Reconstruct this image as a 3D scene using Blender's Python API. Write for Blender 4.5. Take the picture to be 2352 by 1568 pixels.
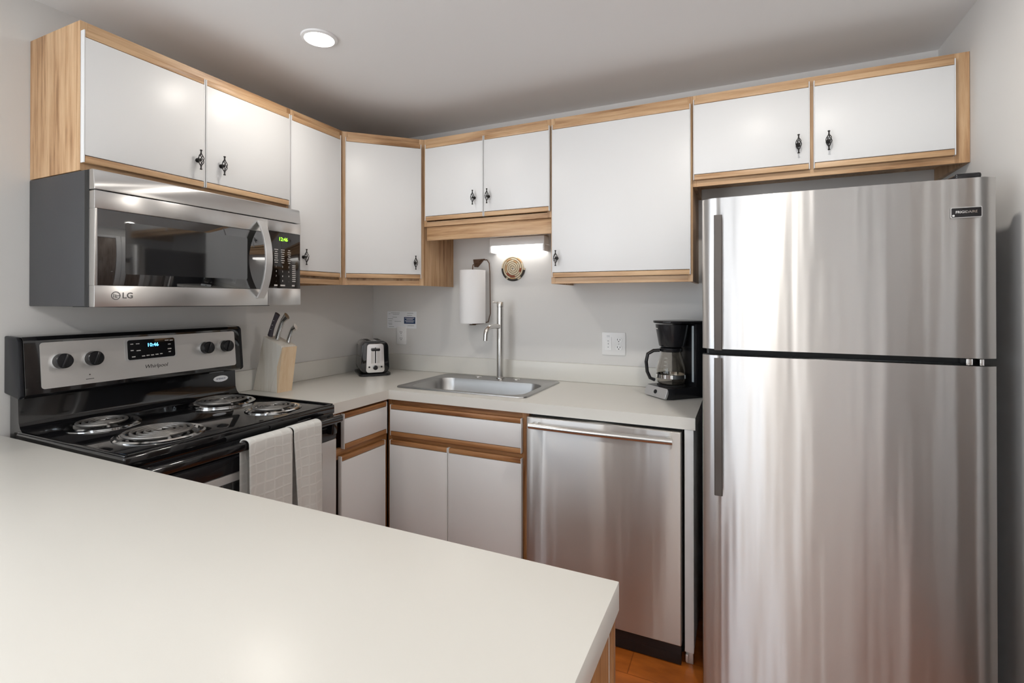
import bpy, bmesh, math, random
from mathutils import Vector, Matrix
random.seed(7)
C = bpy.context.scene.collection
for o in list(bpy.data.objects): bpy.data.objects.remove(o)
PI = math.pi

# ------------------------------------------------------------------ camera
cd = bpy.data.cameras.new('camera'); cam = bpy.data.objects.new('camera', cd); C.objects.link(cam)
FW = Vector((-0.41884, 0.90805, 0.00426)).normalized()
RT = Vector((0.90805751, 0.41884532, -0.00039)).normalized()
UP = RT.cross(FW).normalized()
M = Matrix((RT, UP, -FW)).transposed().to_4x4(); M.translation = (2.17887, -2.56612, 1.35040)
cam.matrix_world = M
cd.sensor_width = 36; cd.lens = 36 * 1143.19 / 2352; cd.shift_y = (685.0 - 784) / 2352; cd.clip_start = .02
bpy.context.scene.camera = cam
# ------------------------------------------------------------------ view
vs = bpy.context.scene.view_settings
vs.view_transform = 'Standard'; vs.look = 'None'; vs.exposure = 0.27; vs.gamma = 1; vs.use_curve_mapping = False
# ------------------------------------------------------------------ world: bright overcast sky
SKY = 6.0
w = bpy.data.worlds.new('world'); bpy.context.scene.world = w; w.use_nodes = True
wn = w.node_tree; bg = wn.nodes['Background']; bg.inputs[1].default_value = SKY
wt = wn.nodes.new('ShaderNodeTexCoord'); wx = wn.nodes.new('ShaderNodeSeparateXYZ'); wr = wn.nodes.new('ShaderNodeValToRGB')
wm = wn.nodes.new('ShaderNodeMath'); wm.operation = 'MULTIPLY_ADD'; wm.inputs[1].default_value = .5; wm.inputs[2].default_value = .5
e_ = wr.color_ramp.elements; e_[0].position = .44; e_[0].color = (.95, .97, 1.0, 1); e_[1].position = .52; e_[1].color = (.62, .70, .78, 1)   # lower half brightened to lift the ceiling, overcast sky above
wn.links.new(wt.outputs['Generated'], wx.inputs[0]); wn.links.new(wx.outputs[2], wm.inputs[0]); wn.links.new(wm.outputs[0], wr.inputs[0]); wn.links.new(wr.outputs[0], bg.inputs[0])
# window openings in the wall behind the camera: x0, x1, z0, z1
WY = -4.9
WINS = [(-2.3, .55, .08, 2.25), (1.72, 2.30, .08, 2.25)]
for (x0, x1, z0, z1) in WINS:
    l = bpy.data.lights.new('window_portal', 'AREA'); l.shape = 'RECTANGLE'; l.size = x1 - x0; l.size_y = z1 - z0
    l.cycles.is_portal = True
    o = bpy.data.objects.new('window_portal', l); C.objects.link(o)
    o.location = ((x0 + x1) / 2, WY - .06, (z0 + z1) / 2); o.rotation_euler = (PI / 2, 0, 0)
lw_ = bpy.data.lights.new('window_portal', 'AREA'); lw_.shape = 'RECTANGLE'; lw_.size = 1.9; lw_.size_y = 1.6; lw_.cycles.is_portal = True
o = bpy.data.objects.new('window_portal', lw_); C.objects.link(o); o.location = (-2.56, -3.7, 1.25); o.rotation_euler = (0, -PI / 2, 0)  # portal of the extra side window added for fill
CANS = [(.692, -1.128), (2.30, -1.15), (.9, -3.3), (2.4, -3.3)]  # first is the visible can; the rest are unseen, added for fill
CEIL = 2.371
for (x, y) in CANS:
    l = bpy.data.lights.new('can_lamp', 'AREA'); l.shape = 'DISK'; l.size = .09; l.energy = 2.4 if y > -2 and x < 1 else 6; l.color = (1, .94, .86)
    o = bpy.data.objects.new('can_lamp', l); C.objects.link(o); o.location = (x, y, CEIL - .012)

# ------------------------------------------------------------------ materials
def nt(name):
    m = bpy.data.materials.new(name); m.use_nodes = True; n = m.node_tree
    return m, n, n.nodes['Principled BSDF']
def mat(name, col, rough=.5, metal=0, coat=0, spec=.5, emit=None, es=0, bump=0, bscale=200, trans=0, ior=1.45):
    m, n, b = nt(name)
    b.inputs['Base Color'].default_value = (*col, 1); b.inputs['Roughness'].default_value = rough
    b.inputs['Metallic'].default_value = metal; b.inputs['Coat Weight'].default_value = coat
    b.inputs['Specular IOR Level'].default_value = spec
    b.inputs['Transmission Weight'].default_value = trans; b.inputs['IOR'].default_value = ior
    if emit: b.inputs['Emission Color'].default_value = (*emit, 1); b.inputs['Emission Strength'].default_value = es
    if bump:
        t = n.nodes.new('ShaderNodeTexCoord'); no = n.nodes.new('ShaderNodeTexNoise'); no.inputs['Scale'].default_value = bscale
        no.inputs['Detail'].default_value = 4
        bp = n.nodes.new('ShaderNodeBump'); bp.inputs['Strength'].default_value = bump; bp.inputs['Distance'].default_value = .002
        n.links.new(t.outputs['Object'], no.inputs['Vector']); n.links.new(no.outputs['Fac'], bp.inputs['Height']); n.links.new(bp.outputs[0], b.inputs['Normal'])
    return m
def mapped(n, scale):
    t = n.nodes.new('ShaderNodeTexCoord'); mp = n.nodes.new('ShaderNodeMapping'); mp.inputs['Scale'].default_value = scale
    n.links.new(t.outputs['Object'], mp.inputs['Vector']); return mp.outputs[0]
def ramp(n, src, stops):
    r = n.nodes.new('ShaderNodeValToRGB'); e = r.color_ramp.elements
    while len(e) < len(stops): e.new(.5)
    for i, (p, c) in enumerate(stops): e[i].position = p; e[i].color = (*c, 1)
    n.links.new(src, r.inputs[0]); return r.outputs[0]
def oak(name, axis, c0, c1, c2, rough=.42):
    m, n, b = nt(name)
    s = {'x': (3, 55, 55), 'y': (55, 3, 55), 'z': (55, 55, 3)}[axis]
    s2 = {'x': (1.2, 9, 9), 'y': (9, 1.2, 9), 'z': (9, 9, 1.2)}[axis]
    a = n.nodes.new('ShaderNodeTexNoise'); a.inputs['Scale'].default_value = 1; a.inputs['Detail'].default_value = 6; a.inputs['Roughness'].default_value = .65
    n.links.new(mapped(n, s), a.inputs['Vector'])
    d = n.nodes.new('ShaderNodeTexNoise'); d.inputs['Scale'].default_value = 1; d.inputs['Detail'].default_value = 3; d.inputs['Distortion'].default_value = 1.2
    n.links.new(mapped(n, s2), d.inputs['Vector'])
    mx = n.nodes.new('ShaderNodeMath'); mx.operation = 'MULTIPLY_ADD'; mx.inputs[1].default_value = .55
    n.links.new(a.outputs['Fac'], mx.inputs[0])
    m2 = n.nodes.new('ShaderNodeMath'); m2.operation = 'MULTIPLY'; m2.inputs[1].default_value = .45; n.links.new(d.outputs['Fac'], m2.inputs[0])
    n.links.new(m2.outputs[0], mx.inputs[2])
    col = ramp(n, mx.outputs[0], [(.38, c0), (.48, c1), (.60, c2)])
    n.links.new(col, b.inputs['Base Color']); b.inputs['Roughness'].default_value = rough
    bp = n.nodes.new('ShaderNodeBump'); bp.inputs['Strength'].default_value = .15; bp.inputs['Distance'].default_value = .001
    n.links.new(a.outputs['Fac'], bp.inputs['Height']); n.links.new(bp.outputs[0], b.inputs['Normal'])
    return m
def steel(name, col=(.62, .61, .60), rough=.27, wave=.0, aniso=.65, rot=0.0):
    m, n, b = nt(name)
    b.inputs['Base Color'].default_value = (*col, 1); b.inputs['Metallic'].default_value = 1; b.inputs['Roughness'].default_value = rough
    b.inputs['Anisotropic'].default_value = aniso; b.inputs['Anisotropic Rotation'].default_value = rot
    tg = n.nodes.new('ShaderNodeTangent'); tg.direction_type = 'RADIAL'; tg.axis = 'Z'; n.links.new(tg.outputs[0], b.inputs['Tangent'])
    if wave:
        a = n.nodes.new('ShaderNodeTexNoise'); a.inputs['Scale'].default_value = 1; a.inputs['Detail'].default_value = 2
        n.links.new(mapped(n, (10, 10, .6)), a.inputs['Vector'])
        bp = n.nodes.new('ShaderNodeBump'); bp.inputs['Strength'].default_value = wave; bp.inputs['Distance'].default_value = .02
        n.links.new(a.outputs['Fac'], bp.inputs['Height']); n.links.new(bp.outputs[0], b.inputs['Normal'])
    s = n.nodes.new('ShaderNodeTexNoise'); s.inputs['Scale'].default_value = 1; s.inputs['Detail'].default_value = 3
    n.links.new(mapped(n, (4, 4, 260)), s.inputs['Vector'])
    mr = n.nodes.new('ShaderNodeMapRange'); mr.inputs['To Min'].default_value = rough - .015; mr.inputs['To Max'].default_value = rough + .02
    n.links.new(s.outputs['Fac'], mr.inputs['Value']); n.links.new(mr.outputs[0], b.inputs['Roughness'])
    return m
OC = ((.27, .135, .055), (.50, .30, .155), (.64, .43, .25))
M_oakx = oak('oak_grain_x', 'x', *OC); M_oakz = oak('oak_grain_z', 'z', *OC); M_oaky = oak('oak_grain_y', 'y', *OC)
OB_SHADED = ((.20, .075, .022), (.36, .165, .06), (.46, .235, .10))  # same oak darkened: shade on the lower cabinets put into the colour
B_oakx = oak('shaded_oak_x', 'x', *OB_SHADED); B_oakz = oak('shaded_oak_z', 'z', *OB_SHADED)
M_white = mat('white_laminate', (.775, .78, .785), .38)
M_count = mat('cream_laminate', (.735, .72, .675), .30, bump=.03, bscale=400)
M_wall = mat('wall_paint', (.725, .715, .70), .75, bump=.06, bscale=160)
M_ceil = mat('ceiling_paint', (.86, .86, .865), .85, bump=.05, bscale=120)
M_steel = steel('brushed_steel', (.66, .655, .65), rough=.30, aniso=.9, rot=.25)
M_fridge = steel('fridge_steel', (.62, .615, .61), .33, wave=.24, aniso=1.0, rot=.25)
M_dish = steel('dishwasher_steel', (.56, .54, .52), .33, wave=.22, aniso=1.0, rot=.25)
M_sink = steel('sink_steel', (.46, .455, .45), .32, aniso=.3)
M_chrome = mat('chrome', (.80, .80, .80), .10, 1)
M_satin = mat('satin_nickel', (.66, .65, .63), .24, 1)
M_silver = mat('silver_plastic', (.62, .62, .62), .3, .55)
M_panel = mat('steel_panel', (.64, .625, .61), .36, .6)
M_black = mat('black_enamel', (.006, .006, .007), .07, coat=.6)
M_blackp = mat('black_plastic', (.012, .012, .014), .22)
M_capblk = mat('end_cap_black', (.010, .011, .014), .38, spec=.35)
M_blackm = mat('matt_black', (.012, .012, .012), .6)
M_glassb = mat('black_glass', (.006, .006, .007), .03, coat=1, ior=2.1)
M_grey = mat('grey_painted_steel', (.048, .048, .052), .45, bump=.08, bscale=300)
M_dgrey = mat('dark_grey_handle', (.10, .088, .08), .4)
M_side = mat('charcoal_cabinet', (.035, .036, .04), .45)
M_coil = mat('burner_coil', (.22, .21, .20), .36, .7)
M_pewter = mat('dark_pewter', (.045, .043, .042), .35, .8)
M_plate = mat('white_plastic', (.86, .86, .86), .3)
M_hole = mat('slot_black', (.02, .02, .02), .6)
M_line = mat('grey_print', (.42, .43, .45), .6)
M_navy = mat('navy_print', (.02, .045, .13), .5)
M_paper = mat('paper', (.86, .88, .91), .8)
M_toweling = mat('paper_towel', (.86, .86, .87), .9, bump=.25, bscale=90)
M_green = mat('green_digits', (.1, .8, .05), .5, emit=(.30, 1, .03), es=2.2)
M_blue = mat('blue_digits', (.05, .3, .9), .5, emit=(.10, .50, 1), es=4)
M_print = mat('white_print', (.62, .60, .58), .5)
M_ink = mat('dark_ink', (.03, .03, .03), .5)
M_brown = mat('brown_metal', (.10, .045, .02), .45)
M_kblockL = oak('pale_birch', 'z', (.62, .55, .45), (.72, .66, .57), (.78, .73, .65))
M_kblockF = oak('warm_birch', 'z', (.62, .42, .24), (.73, .53, .33), (.78, .60, .41))
M_khand = mat('plum_black_handle', (.06, .05, .06), .35)
M_lamp = mat('lamp_lens', (1, 1, 1), .4, emit=(1, .93, .82), es=14)
M_tube = mat('lit_diffuser', (1, 1, 1), .4, emit=(1, .97, .92), es=3.2)
M_glass = mat('carafe_glass', (.80, .77, .73), .02, trans=1, ior=1.3)

def floor_mat():
    m, n, b = nt('amber_wood_floor')
    br = n.nodes.new('ShaderNodeTexBrick'); br.offset = .5
    br.inputs['Color1'].default_value = (.40, .105, .014, 1); br.inputs['Color2'].default_value = (.46, .13, .02, 1); br.inputs['Mortar'].default_value = (.28, .07, .01, 1)
    br.inputs['Scale'].default_value = 1; br.inputs['Brick Width'].default_value = .6; br.inputs['Row Height'].default_value = .15; br.inputs['Mortar Size'].default_value = .002
    n.links.new(mapped(n, (1, 1, 1)), br.inputs['Vector'])
    a = n.nodes.new('ShaderNodeTexNoise'); a.inputs['Scale'].default_value = 1; a.inputs['Detail'].default_value = 5
    n.links.new(mapped(n, (6, 18, 6)), a.inputs['Vector'])
    r = ramp(n, a.outputs['Fac'], [(.3, (.65, .6, .55)), (.7, (1.2, 1.2, 1.2))])
    mx = n.nodes.new('ShaderNodeMix'); mx.data_type = 'RGBA'; mx.blend_type = 'MULTIPLY'; mx.inputs[0].default_value = 1
    n.links.new(br.outputs['Color'], mx.inputs[6]); n.links.new(r, mx.inputs[7]); n.links.new(mx.outputs[2], b.inputs['Base Color'])
    b.inputs['Roughness'].default_value = .3
    return m
M_floor = floor_mat()
M_taupe = oak('taupe_stained_wood', 'z', (.16, .12, .095), (.25, .20, .165), (.33, .27, .23))
def towel_mat():
    m, n, b = nt('dish_towel_weave'); b.inputs['Roughness'].default_value = .95
    b.inputs['Base Color'].default_value = (.66, .655, .63, 1)
    hs = []
    for ax in ('Y', 'Z'):
        wv = n.nodes.new('ShaderNodeTexWave'); wv.wave_type = 'BANDS'; wv.bands_direction = ax; wv.inputs['Scale'].default_value = 9; wv.inputs['Distortion'].default_value = 2.5
        wv.inputs['Detail'].default_value = 2; n.links.new(mapped(n, (1, 1, 1)), wv.inputs['Vector'])
        pw = n.nodes.new('ShaderNodeMath'); pw.operation = 'POWER'; pw.inputs[1].default_value = 12; n.links.new(wv.outputs['Fac'], pw.inputs[0]); hs.append(pw)
    ad = n.nodes.new('ShaderNodeMath'); ad.operation = 'MAXIMUM'; n.links.new(hs[0].outputs[0], ad.inputs[0]); n.links.new(hs[1].outputs[0], ad.inputs[1])
    c = ramp(n, ad.outputs[0], [(0, (.64, .635, .61)), (1, (.70, .695, .67))]); n.links.new(c, b.inputs['Base Color'])
    bp = n.nodes.new('ShaderNodeBump'); bp.inputs['Strength'].default_value = .35; bp.inputs['Distance'].default_value = .0015
    n.links.new(ad.outputs[0], bp.inputs['Height']); n.links.new(bp.outputs[0], b.inputs['Normal'])
    return m
M_towel = towel_mat()
def pane_mat():
    m = bpy.data.materials.new('window_pane'); m.use_nodes = True; n = m.node_tree; n.nodes.clear()
    o = n.nodes.new('ShaderNodeOutputMaterial'); mx = n.nodes.new('ShaderNodeMixShader'); mx.inputs[0].default_value = .05
    t = n.nodes.new('ShaderNodeBsdfTransparent'); g = n.nodes.new('ShaderNodeBsdfGlossy'); g.inputs['Roughness'].default_value = .02
    n.links.new(t.outputs[0], mx.inputs[1]); n.links.new(g.outputs[0], mx.inputs[2]); n.links.new(mx.outputs[0], o.inputs[0]); return m
M_pane = pane_mat()

# ------------------------------------------------------------------ mesh builder
class MB:
    def __init__(s): s.bm = bmesh.new(); s.mats = []; s.cur = 0
    def use(s, m):
        if m not in s.mats: s.mats.append(m)
        s.cur = s.mats.index(m); return s
    def _merge(s, b, mtx=None):
        if mtx is not None: bmesh.ops.transform(b, matrix=mtx, verts=b.verts)
        bmesh.ops.recalc_face_normals(b, faces=b.faces)
        vm = [s.bm.verts.new(v.co) for v in b.verts]
        b.verts.index_update()
        for f in b.faces:
            try: nf = s.bm.faces.new([vm[v.index] for v in f.verts]); nf.material_index = s.cur
            except ValueError: pass
        b.free(); return s
    def box(s, x0, x1, y0, y1, z0, z1, bev=0, seg=2, mtx=None):
        b = bmesh.new(); bmesh.ops.create_cube(b, size=1)
        for v in b.verts: v.co = Vector(((x0 + x1) / 2 + v.co.x * (x1 - x0), (y0 + y1) / 2 + v.co.y * (y1 - y0), (z0 + z1) / 2 + v.co.z * (z1 - z0)))
        if bev: bmesh.ops.bevel(b, geom=b.edges[:], offset=bev, segments=seg, affect='EDGES', profile=.5)
        return s._merge(b, mtx)
    def prism(s, pts, z0, z1, mtx=None, bev=0, seg=2):
        b = bmesh.new(); vs = [b.verts.new((p[0], p[1], z0)) for p in pts]; f = b.faces.new(vs)
        r = bmesh.ops.extrude_face_region(b, geom=[f]); bmesh.ops.translate(b, vec=(0, 0, z1 - z0), verts=[v for v in r['geom'] if isinstance(v, bmesh.types.BMVert)])
        if bev: bmesh.ops.bevel(b, geom=[e for e in b.edges], offset=bev, segments=seg, affect='EDGES', profile=.5)
        return s._merge(b, mtx)
    def lathe(s, prof, seg=32, mtx=None):
        b = bmesh.new(); rings = []
        for (r, z) in prof:
            if r < 1e-6: rings.append([b.verts.new((0, 0, z))])
            else: rings.append([b.verts.new((r * math.cos(2 * PI * k / seg), r * math.sin(2 * PI * k / seg), z)) for k in range(seg)])
        for a, c in zip(rings, rings[1:]):
            for k in range(seg):
                k2 = (k + 1) % seg
                if len(a) == 1 and len(c) == 1: continue
                if len(a) == 1: b.faces.new((a[0], c[k], c[k2]))
                elif len(c) == 1: b.faces.new((a[k], a[k2], c[0]))
                else: b.faces.new((a[k], a[k2], c[k2], c[k]))
        return s._merge(b, mtx)
    def cyl(s, p0, p1, r, r1=None, seg=24):
        p0 = Vector(p0); p1 = Vector(p1); r1 = r if r1 is None else r1; d = p1 - p0
        q = Vector((0, 0, 1)).rotation_difference(d.normalized()).to_matrix().to_4x4(); q.translation = p0
        return s.lathe([(0, 0), (r, 0), (r1, d.length), (0, d.length)], seg, q)
    def ball(s, c, r, seg=14, sc=(1, 1, 1)):
        b = bmesh.new(); bmesh.ops.create_uvsphere(b, u_segments=seg, v_segments=max(6, seg // 2), radius=r)
        return s._merge(b, Matrix.Translation(Vector(c)) @ Matrix.Diagonal((*sc, 1)))
    def tube(s, pts, r, seg=10, closed=False, sec=None):
        pts = [Vector(p) for p in pts]; n = len(pts); b = bmesh.new(); rings = []
        nrm = None
        for i in range(n):
            if closed: t = pts[(i + 1) % n] - pts[i - 1]
            else: t = pts[min(i + 1, n - 1)] - pts[max(i - 1, 0)]
            t.normalize()
            if nrm is None:
                a = Vector((0, 0, 1)) if abs(t.z) < .9 else Vector((1, 0, 0)); nrm = (a - t * a.dot(t)).normalized()
            else: nrm = (nrm - t * nrm.dot(t)).normalized()
            bn = t.cross(nrm); rr = r[i] if isinstance(r, (list, tuple)) else r
            if sec: ring = [b.verts.new(pts[i] + nrm * (u * rr) + bn * (v * rr)) for (u, v) in sec]
            else: ring = [b.verts.new(pts[i] + nrm * rr * math.cos(2 * PI * k / seg) + bn * rr * math.sin(2 * PI * k / seg)) for k in range(seg)]
            rings.append(ring)
        m = len(rings[0])
        for i in range(n if closed else n - 1):
            a, c = rings[i], rings[(i + 1) % n]
            for k in range(m): b.faces.new((a[k], a[(k + 1) % m], c[(k + 1) % m], c[k]))
        if not closed: b.faces.new(rings[0][::-1]); b.faces.new(rings[-1])
        return s._merge(b)
    def grid(s, fn, nu, nv):
        b = bmesh.new(); g = [[b.verts.new(fn(i / nu, j / nv)) for j in range(nv + 1)] for i in range(nu + 1)]
        for i in range(nu):
            for j in range(nv): b.faces.new((g[i][j], g[i + 1][j], g[i + 1][j + 1], g[i][j + 1]))
        return s._merge(b)
    def text(s, body, size, mtx, ext=.0006, shear=0, bold=0, align='CENTER'):
        cu = bpy.data.curves.new('t', 'FONT'); cu.body = body; cu.size = size; cu.extrude = ext; cu.align_x = align; cu.align_y = 'CENTER'; cu.shear = shear; cu.offset = bold
        cu.resolution_u = 3
        o = bpy.data.objects.new('t', cu); C.objects.link(o); dg = bpy.context.evaluated_depsgraph_get()
        me = bpy.data.meshes.new_from_object(o.evaluated_get(dg)); b = bmesh.new(); b.from_mesh(me)
        bpy.data.objects.remove(o); bpy.data.meshes.remove(me); bpy.data.curves.remove(cu)
        return s._merge(b, mtx)
    def build(s, name, m, parent=None, smooth=35, loc=None, rot=None):
        me = bpy.data.meshes.new(name); s.bm.to_mesh(me); s.bm.free()
        for mm in (s.mats or [m]): me.materials.append(mm)
        if smooth:
            for p in me.polygons: p.use_smooth = True
            me.set_sharp_from_angle(angle=math.radians(smooth))
        o = bpy.data.objects.new(name, me); C.objects.link(o)
        if parent: o.parent = parent
        if loc is not None: o.location = loc
        if rot is not None: o.rotation_euler = rot
        return o
def thing(name, label, cat, loc=(0, 0, 0), rz=0, group=None):
    o = bpy.data.objects.new(name, None); C.objects.link(o); o.empty_display_size = .05
    o.location = loc; o.rotation_euler = (0, 0, rz); return tag(o, label, cat, group)
def tag(o, label, cat, group=None):
    o['label'] = label; o['category'] = cat
    if group: o['group'] = group
    return o
def struct(o): o['kind'] = 'structure'; return o
def rrect(w, h, r, n=5):
    P = []
    for (cx, cy, a0) in ((w / 2 - r, h / 2 - r, 0), (-w / 2 + r, h / 2 - r, PI / 2), (-w / 2 + r, -h / 2 + r, PI), (w / 2 - r, -h / 2 + r, 1.5 * PI)):
        for k in range(n + 1): a = a0 + PI / 2 * k / n; P.append((cx + r * math.cos(a), cy + r * math.sin(a)))
    return P
def face_mtx(loc, out, up=(0, 0, 1)):
    """local x = right seen from outside, y = up, z = outward"""
    z = Vector(out).normalized(); u = Vector(up); x = u.cross(z).normalized(); y = z.cross(x)
    m = Matrix((x, y, z)).transposed().to_4x4(); m.translation = Vector(loc); return m

# ================================================================== SETTING
XR = 2.909   # right wall
def wall_panel(name, x0, x1, y0, y1, z0=0, z1=CEIL, m=M_wall):
    return struct(MB().box(x0, x1, y0, y1, z0, z1).build(name, m, smooth=0))
struct(MB().box(-.12, 3.1, -2.46, .12, -.1, 0).build('floor', M_floor, smooth=0))
struct(MB().box(-2.6, 3.1, -5.05, -2.4601, -.1, 0).build('floor', mat('pale_carpet', (.62, .60, .56), .95, bump=.4, bscale=300), smooth=0))
struct(MB().box(-2.6, 3.1, -5.05, .12, CEIL, CEIL + .1).build('ceiling', M_ceil, smooth=0))
wall_panel('wall_back', -.12, 3.03, 0, .12)
wall_panel('wall_left', -.12, 0, -2.55, 0)
wall_panel('wall_right', XR, XR + .12, -5.0, 0)
flw = MB(); LW = (-4.5, -2.9, .3, 2.2)
flw.box(-2.6, -2.5, -5.0, LW[0], 0, CEIL).box(-2.6, -2.5, LW[1], -2.43, 0, CEIL).box(-2.6, -2.5, LW[0], LW[1], 0, LW[2]).box(-2.6, -2.5, LW[0], LW[1], LW[3], CEIL)
struct(flw.build('wall_far_left', M_wall, smooth=0))
e = bpy.data.objects.new('window_3', None); C.objects.link(e); e.location = (-2.55, (LW[0] + LW[1]) / 2, LW[2]); struct(e); hw = (LW[1] - LW[0]) / 2; H = LW[3] - LW[2]  # unseen side window, added to even out the room light
MB().box(-.03, .03, -hw, -hw + .06, 0, H, .004).box(-.03, .03, hw - .06, hw, 0, H, .004).box(-.03, .03, -hw + .06, hw - .06, 0, .06, .004).box(-.03, .03, -hw + .06, hw - .06, H - .06, H, .004).box(-.025, .025, -.03, .03, .06, H - .06, .004).build('frame', M_white, e)
MB().box(-.003, .003, -hw + .06, -.03, .06, H - .06).box(-.003, .003, .03, hw - .06, .06, H - .06).build('pane', M_pane, e, smooth=0)
wall_panel('wall_dining', -2.5, -.12, -2.55, -2.43)
fw = MB()
xs = [-2.6, WINS[0][0], WINS[0][1], WINS[1][0], WINS[1][1], 3.03]
for i in range(5):
    if i in (1, 3):
        W_ = WINS[i // 2]; fw.box(xs[i], xs[i + 1], WY - .12, WY, 0, W_[2]); fw.box(xs[i], xs[i + 1], WY - .12, WY, W_[3], CEIL)
    else: fw.box(xs[i], xs[i + 1], WY - .12, WY, 0, CEIL)
struct(fw.build('wall_front', M_wall, smooth=0))
for i, (x0, x1, z0, z1) in enumerate(WINS):
    e = bpy.data.objects.new('window_%d' % (i + 1), None); C.objects.link(e); e.location = ((x0 + x1) / 2, WY - .06, z0); struct(e)
    hw = (x1 - x0) / 2; H = z1 - z0; f = MB()
    f.box(-hw, -hw + .06, -.03, .03, 0, H, .004).box(hw - .06, hw, -.03, .03, 0, H, .004).box(-hw + .06, hw - .06, -.03, .03, 0, .06, .004).box(-hw + .06, hw - .06, -.03, .03, H - .06, H, .004)
    f.box(-.03, .03, -.025, .025, .06, H - .06, .004)
    f.build('frame', M_white, e)
    MB().box(-hw + .06, -.03, -.003, .003, .06, H - .06).box(.03, hw - .06, -.003, .003, .06, H - .06).build('pane', M_pane, e, smooth=0)
# added unseen closet: taupe leaves streak the fridge reflection, deep casings shade its gap
ADDED_LEAVES = ((-1.88, -1.63), (-1.53, -1.27), (-1.11, -.885))
for i, (y0, y1) in enumerate(ADDED_LEAVES):
    e = bpy.data.objects.new('door_%d' % (i + 1), None); C.objects.link(e); e.location = (XR, (y0 + y1) / 2, 0); struct(e); hw = (y1 - y0) / 2
    MB().box(-.022, -.001, -hw, hw, .01, 2.03, .003).build('panel', M_taupe, e)
    lo = .075 if i == 0 else (y0 - ADDED_LEAVES[i - 1][1]) / 2; hi = .075 if i == 2 else (ADDED_LEAVES[i + 1][0] - y1) / 2
    MB().box(-.045, -.001, -hw - lo + .001, -hw - .003, 0, 2.10, .004).box(-.045, -.001, hw + .003, hw + hi - .001, 0, 2.10, .004).box(-.045, -.001, -hw - .003, hw + .003, 2.035, 2.10, .004).build('shade_casing', M_white, e)
    MB().ball((-.05, hw - .05, 1.0), .018).cyl((-.022, hw - .05, 1.0), (-.05, hw - .05, 1.0), .008).build('knob', M_satin, e)
struct(MB().box(XR - .014, XR - .001, -4.88, -2.25, .001, .09, .003).build('baseboard_right', B_oakx))

# ================================================================== CABINET BUILDERS
def pull():
    """bird-cage cabinet pull; local: door face at y=0, outward -y, centred"""
    m = MB()
    for k in range(5):
        pts = []
        for i in range(13):
            t = i / 12; a = 2 * PI * k / 5 + t * PI * .9; r = .0015 + .0085 * math.sin(PI * t) ** .8
            pts.append((r * math.cos(a), -.022 + r * math.sin(a), -.022 + .044 * t))
        m.tube(pts, .0014, 6)
    for s in (1, -1):
        pr = [(0, .020), (.0035, .020), (.0026, .026), (.0024, .031), (.0048, .0355), (.0035, .037), (0, .037)]
        m.lathe([(r, z * s) for r, z in pr], 10, Matrix.Translation((0, -.022, 0)))
    m.cyl((0, 0, 0), (0, -.003, 0), .008, seg=14); m.cyl((0, -.003, 0), (0, -.016, 0), .0035, seg=10); m.ball((0, -.019, 0), .0055, 10)
    return m
PULL = None
def add_pull(door, x, z, y):
    global PULL
    if PULL is None:
        PULL = pull().build('handle', M_pewter, door, loc=(x, y, z)); PULL['label'] = 'dark bird-cage pull'; return
    h = PULL.copy(); C.objects.link(h); h.parent = door; h.location = (x, y, z)
def door(parent, name, x0, x1, z0, z1, yf, handle=None, strip=.023, wood=M_oakx, rot=None, loc=(0, 0, 0), th=.02):
    """slab front in the plane y=yf..yf+th, facing -y; oak strips along top and bottom"""
    d = MB(); e = .0035
    d.box(x0 + e, x1 - e, yf, yf + th, z0 + strip, z1 - strip, .001)
    d.box(x0, x0 + e - .0002, yf, yf + th, z0, z1, .0008).box(x1 - e + .0002, x1, yf, yf + th, z0, z1, .0008)
    d = d.build(name, M_white, parent, loc=loc, rot=rot)
    for (a, b) in ((z0, z0 + strip - .002), (z1 - strip + .002, z1)):
        s = MB().box(x0 + e + .0003, x1 - e - .0003, yf + .001, yf + th, a, b, .002).build('edge_strip', wood, d)
    d.children[0]['label'] = 'oak strip along the door edge'
    if handle: add_pull(d, handle[0], handle[1], yf)
    return d
def wall_carcass(p, W, D, H, recess=.03, fr=None, wood=(M_oakx, M_oakz), top=.035, bot=.025, left=.02, right=.02, mids=()):
    """box open below the bottom panel; face frame on the front"""
    c = MB(); t = .014
    c.box(0, t, -D + .018, -.002, 0, H).box(W - t, W, -D + .018, -.002, 0, H)
    c.box(t, W - t, -D + .018, -.002, recess, recess + .012).box(t, W - t, -D + .018, -.002, H - .012, H).box(t, W - t, -.008, -.002, recess + .012, H - .012)
    c.build('carcass', wood[1], p, smooth=0)
    f = MB()
    f.use(wood[0]).box(left, W - right, -D, -D + .0175, H - top, H, .0008).box(left, W - right, -D, -D + .0175, 0, bot, .0008)
    f.use(wood[1]).box(0, left, -D, -D + .0175, 0, H, .0008).box(W - right, W, -D, -D + .0175, 0, H, .0008)
    for mm in mids: f.box(mm - .016, mm + .016, -D, -D + .0175, bot, H - top)
    f.build('face_frame', wood[0], p, smooth=0)
ZT = 2.225; DW = .309
G_UP = None
# --- cabinet above the microwave (left wall; local x runs along +y)
def left_cab(y0, y1, z0, label):
    return thing('wall_cabinet', label, 'cabinet', (0.0, y0, z0), PI / 2)
t = left_cab(-1.7247, -.929, 1.757, 'two-door oak-framed white wall cabinet directly above the microwave')
W = .7957; wall_carcass(t, W, DW, ZT - 1.757, recess=.02, mids=(.39,))
door(t, 'door', .001, .385, .023, .435, -DW - .021, (.355, .118))
door(t, 'door', .389, .776, .023, .435, -DW - .021, (.448, .118))
t = left_cab(-.9285, -.6035, 1.431, 'narrow one-door white wall cabinet between the microwave cabinet and the angled corner cabinet')
wall_carcass(t, .325, DW, ZT - 1.431)
door(t, 'door', -.012, .296, .037, .760, -DW - .021, (.055, .121))
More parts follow.
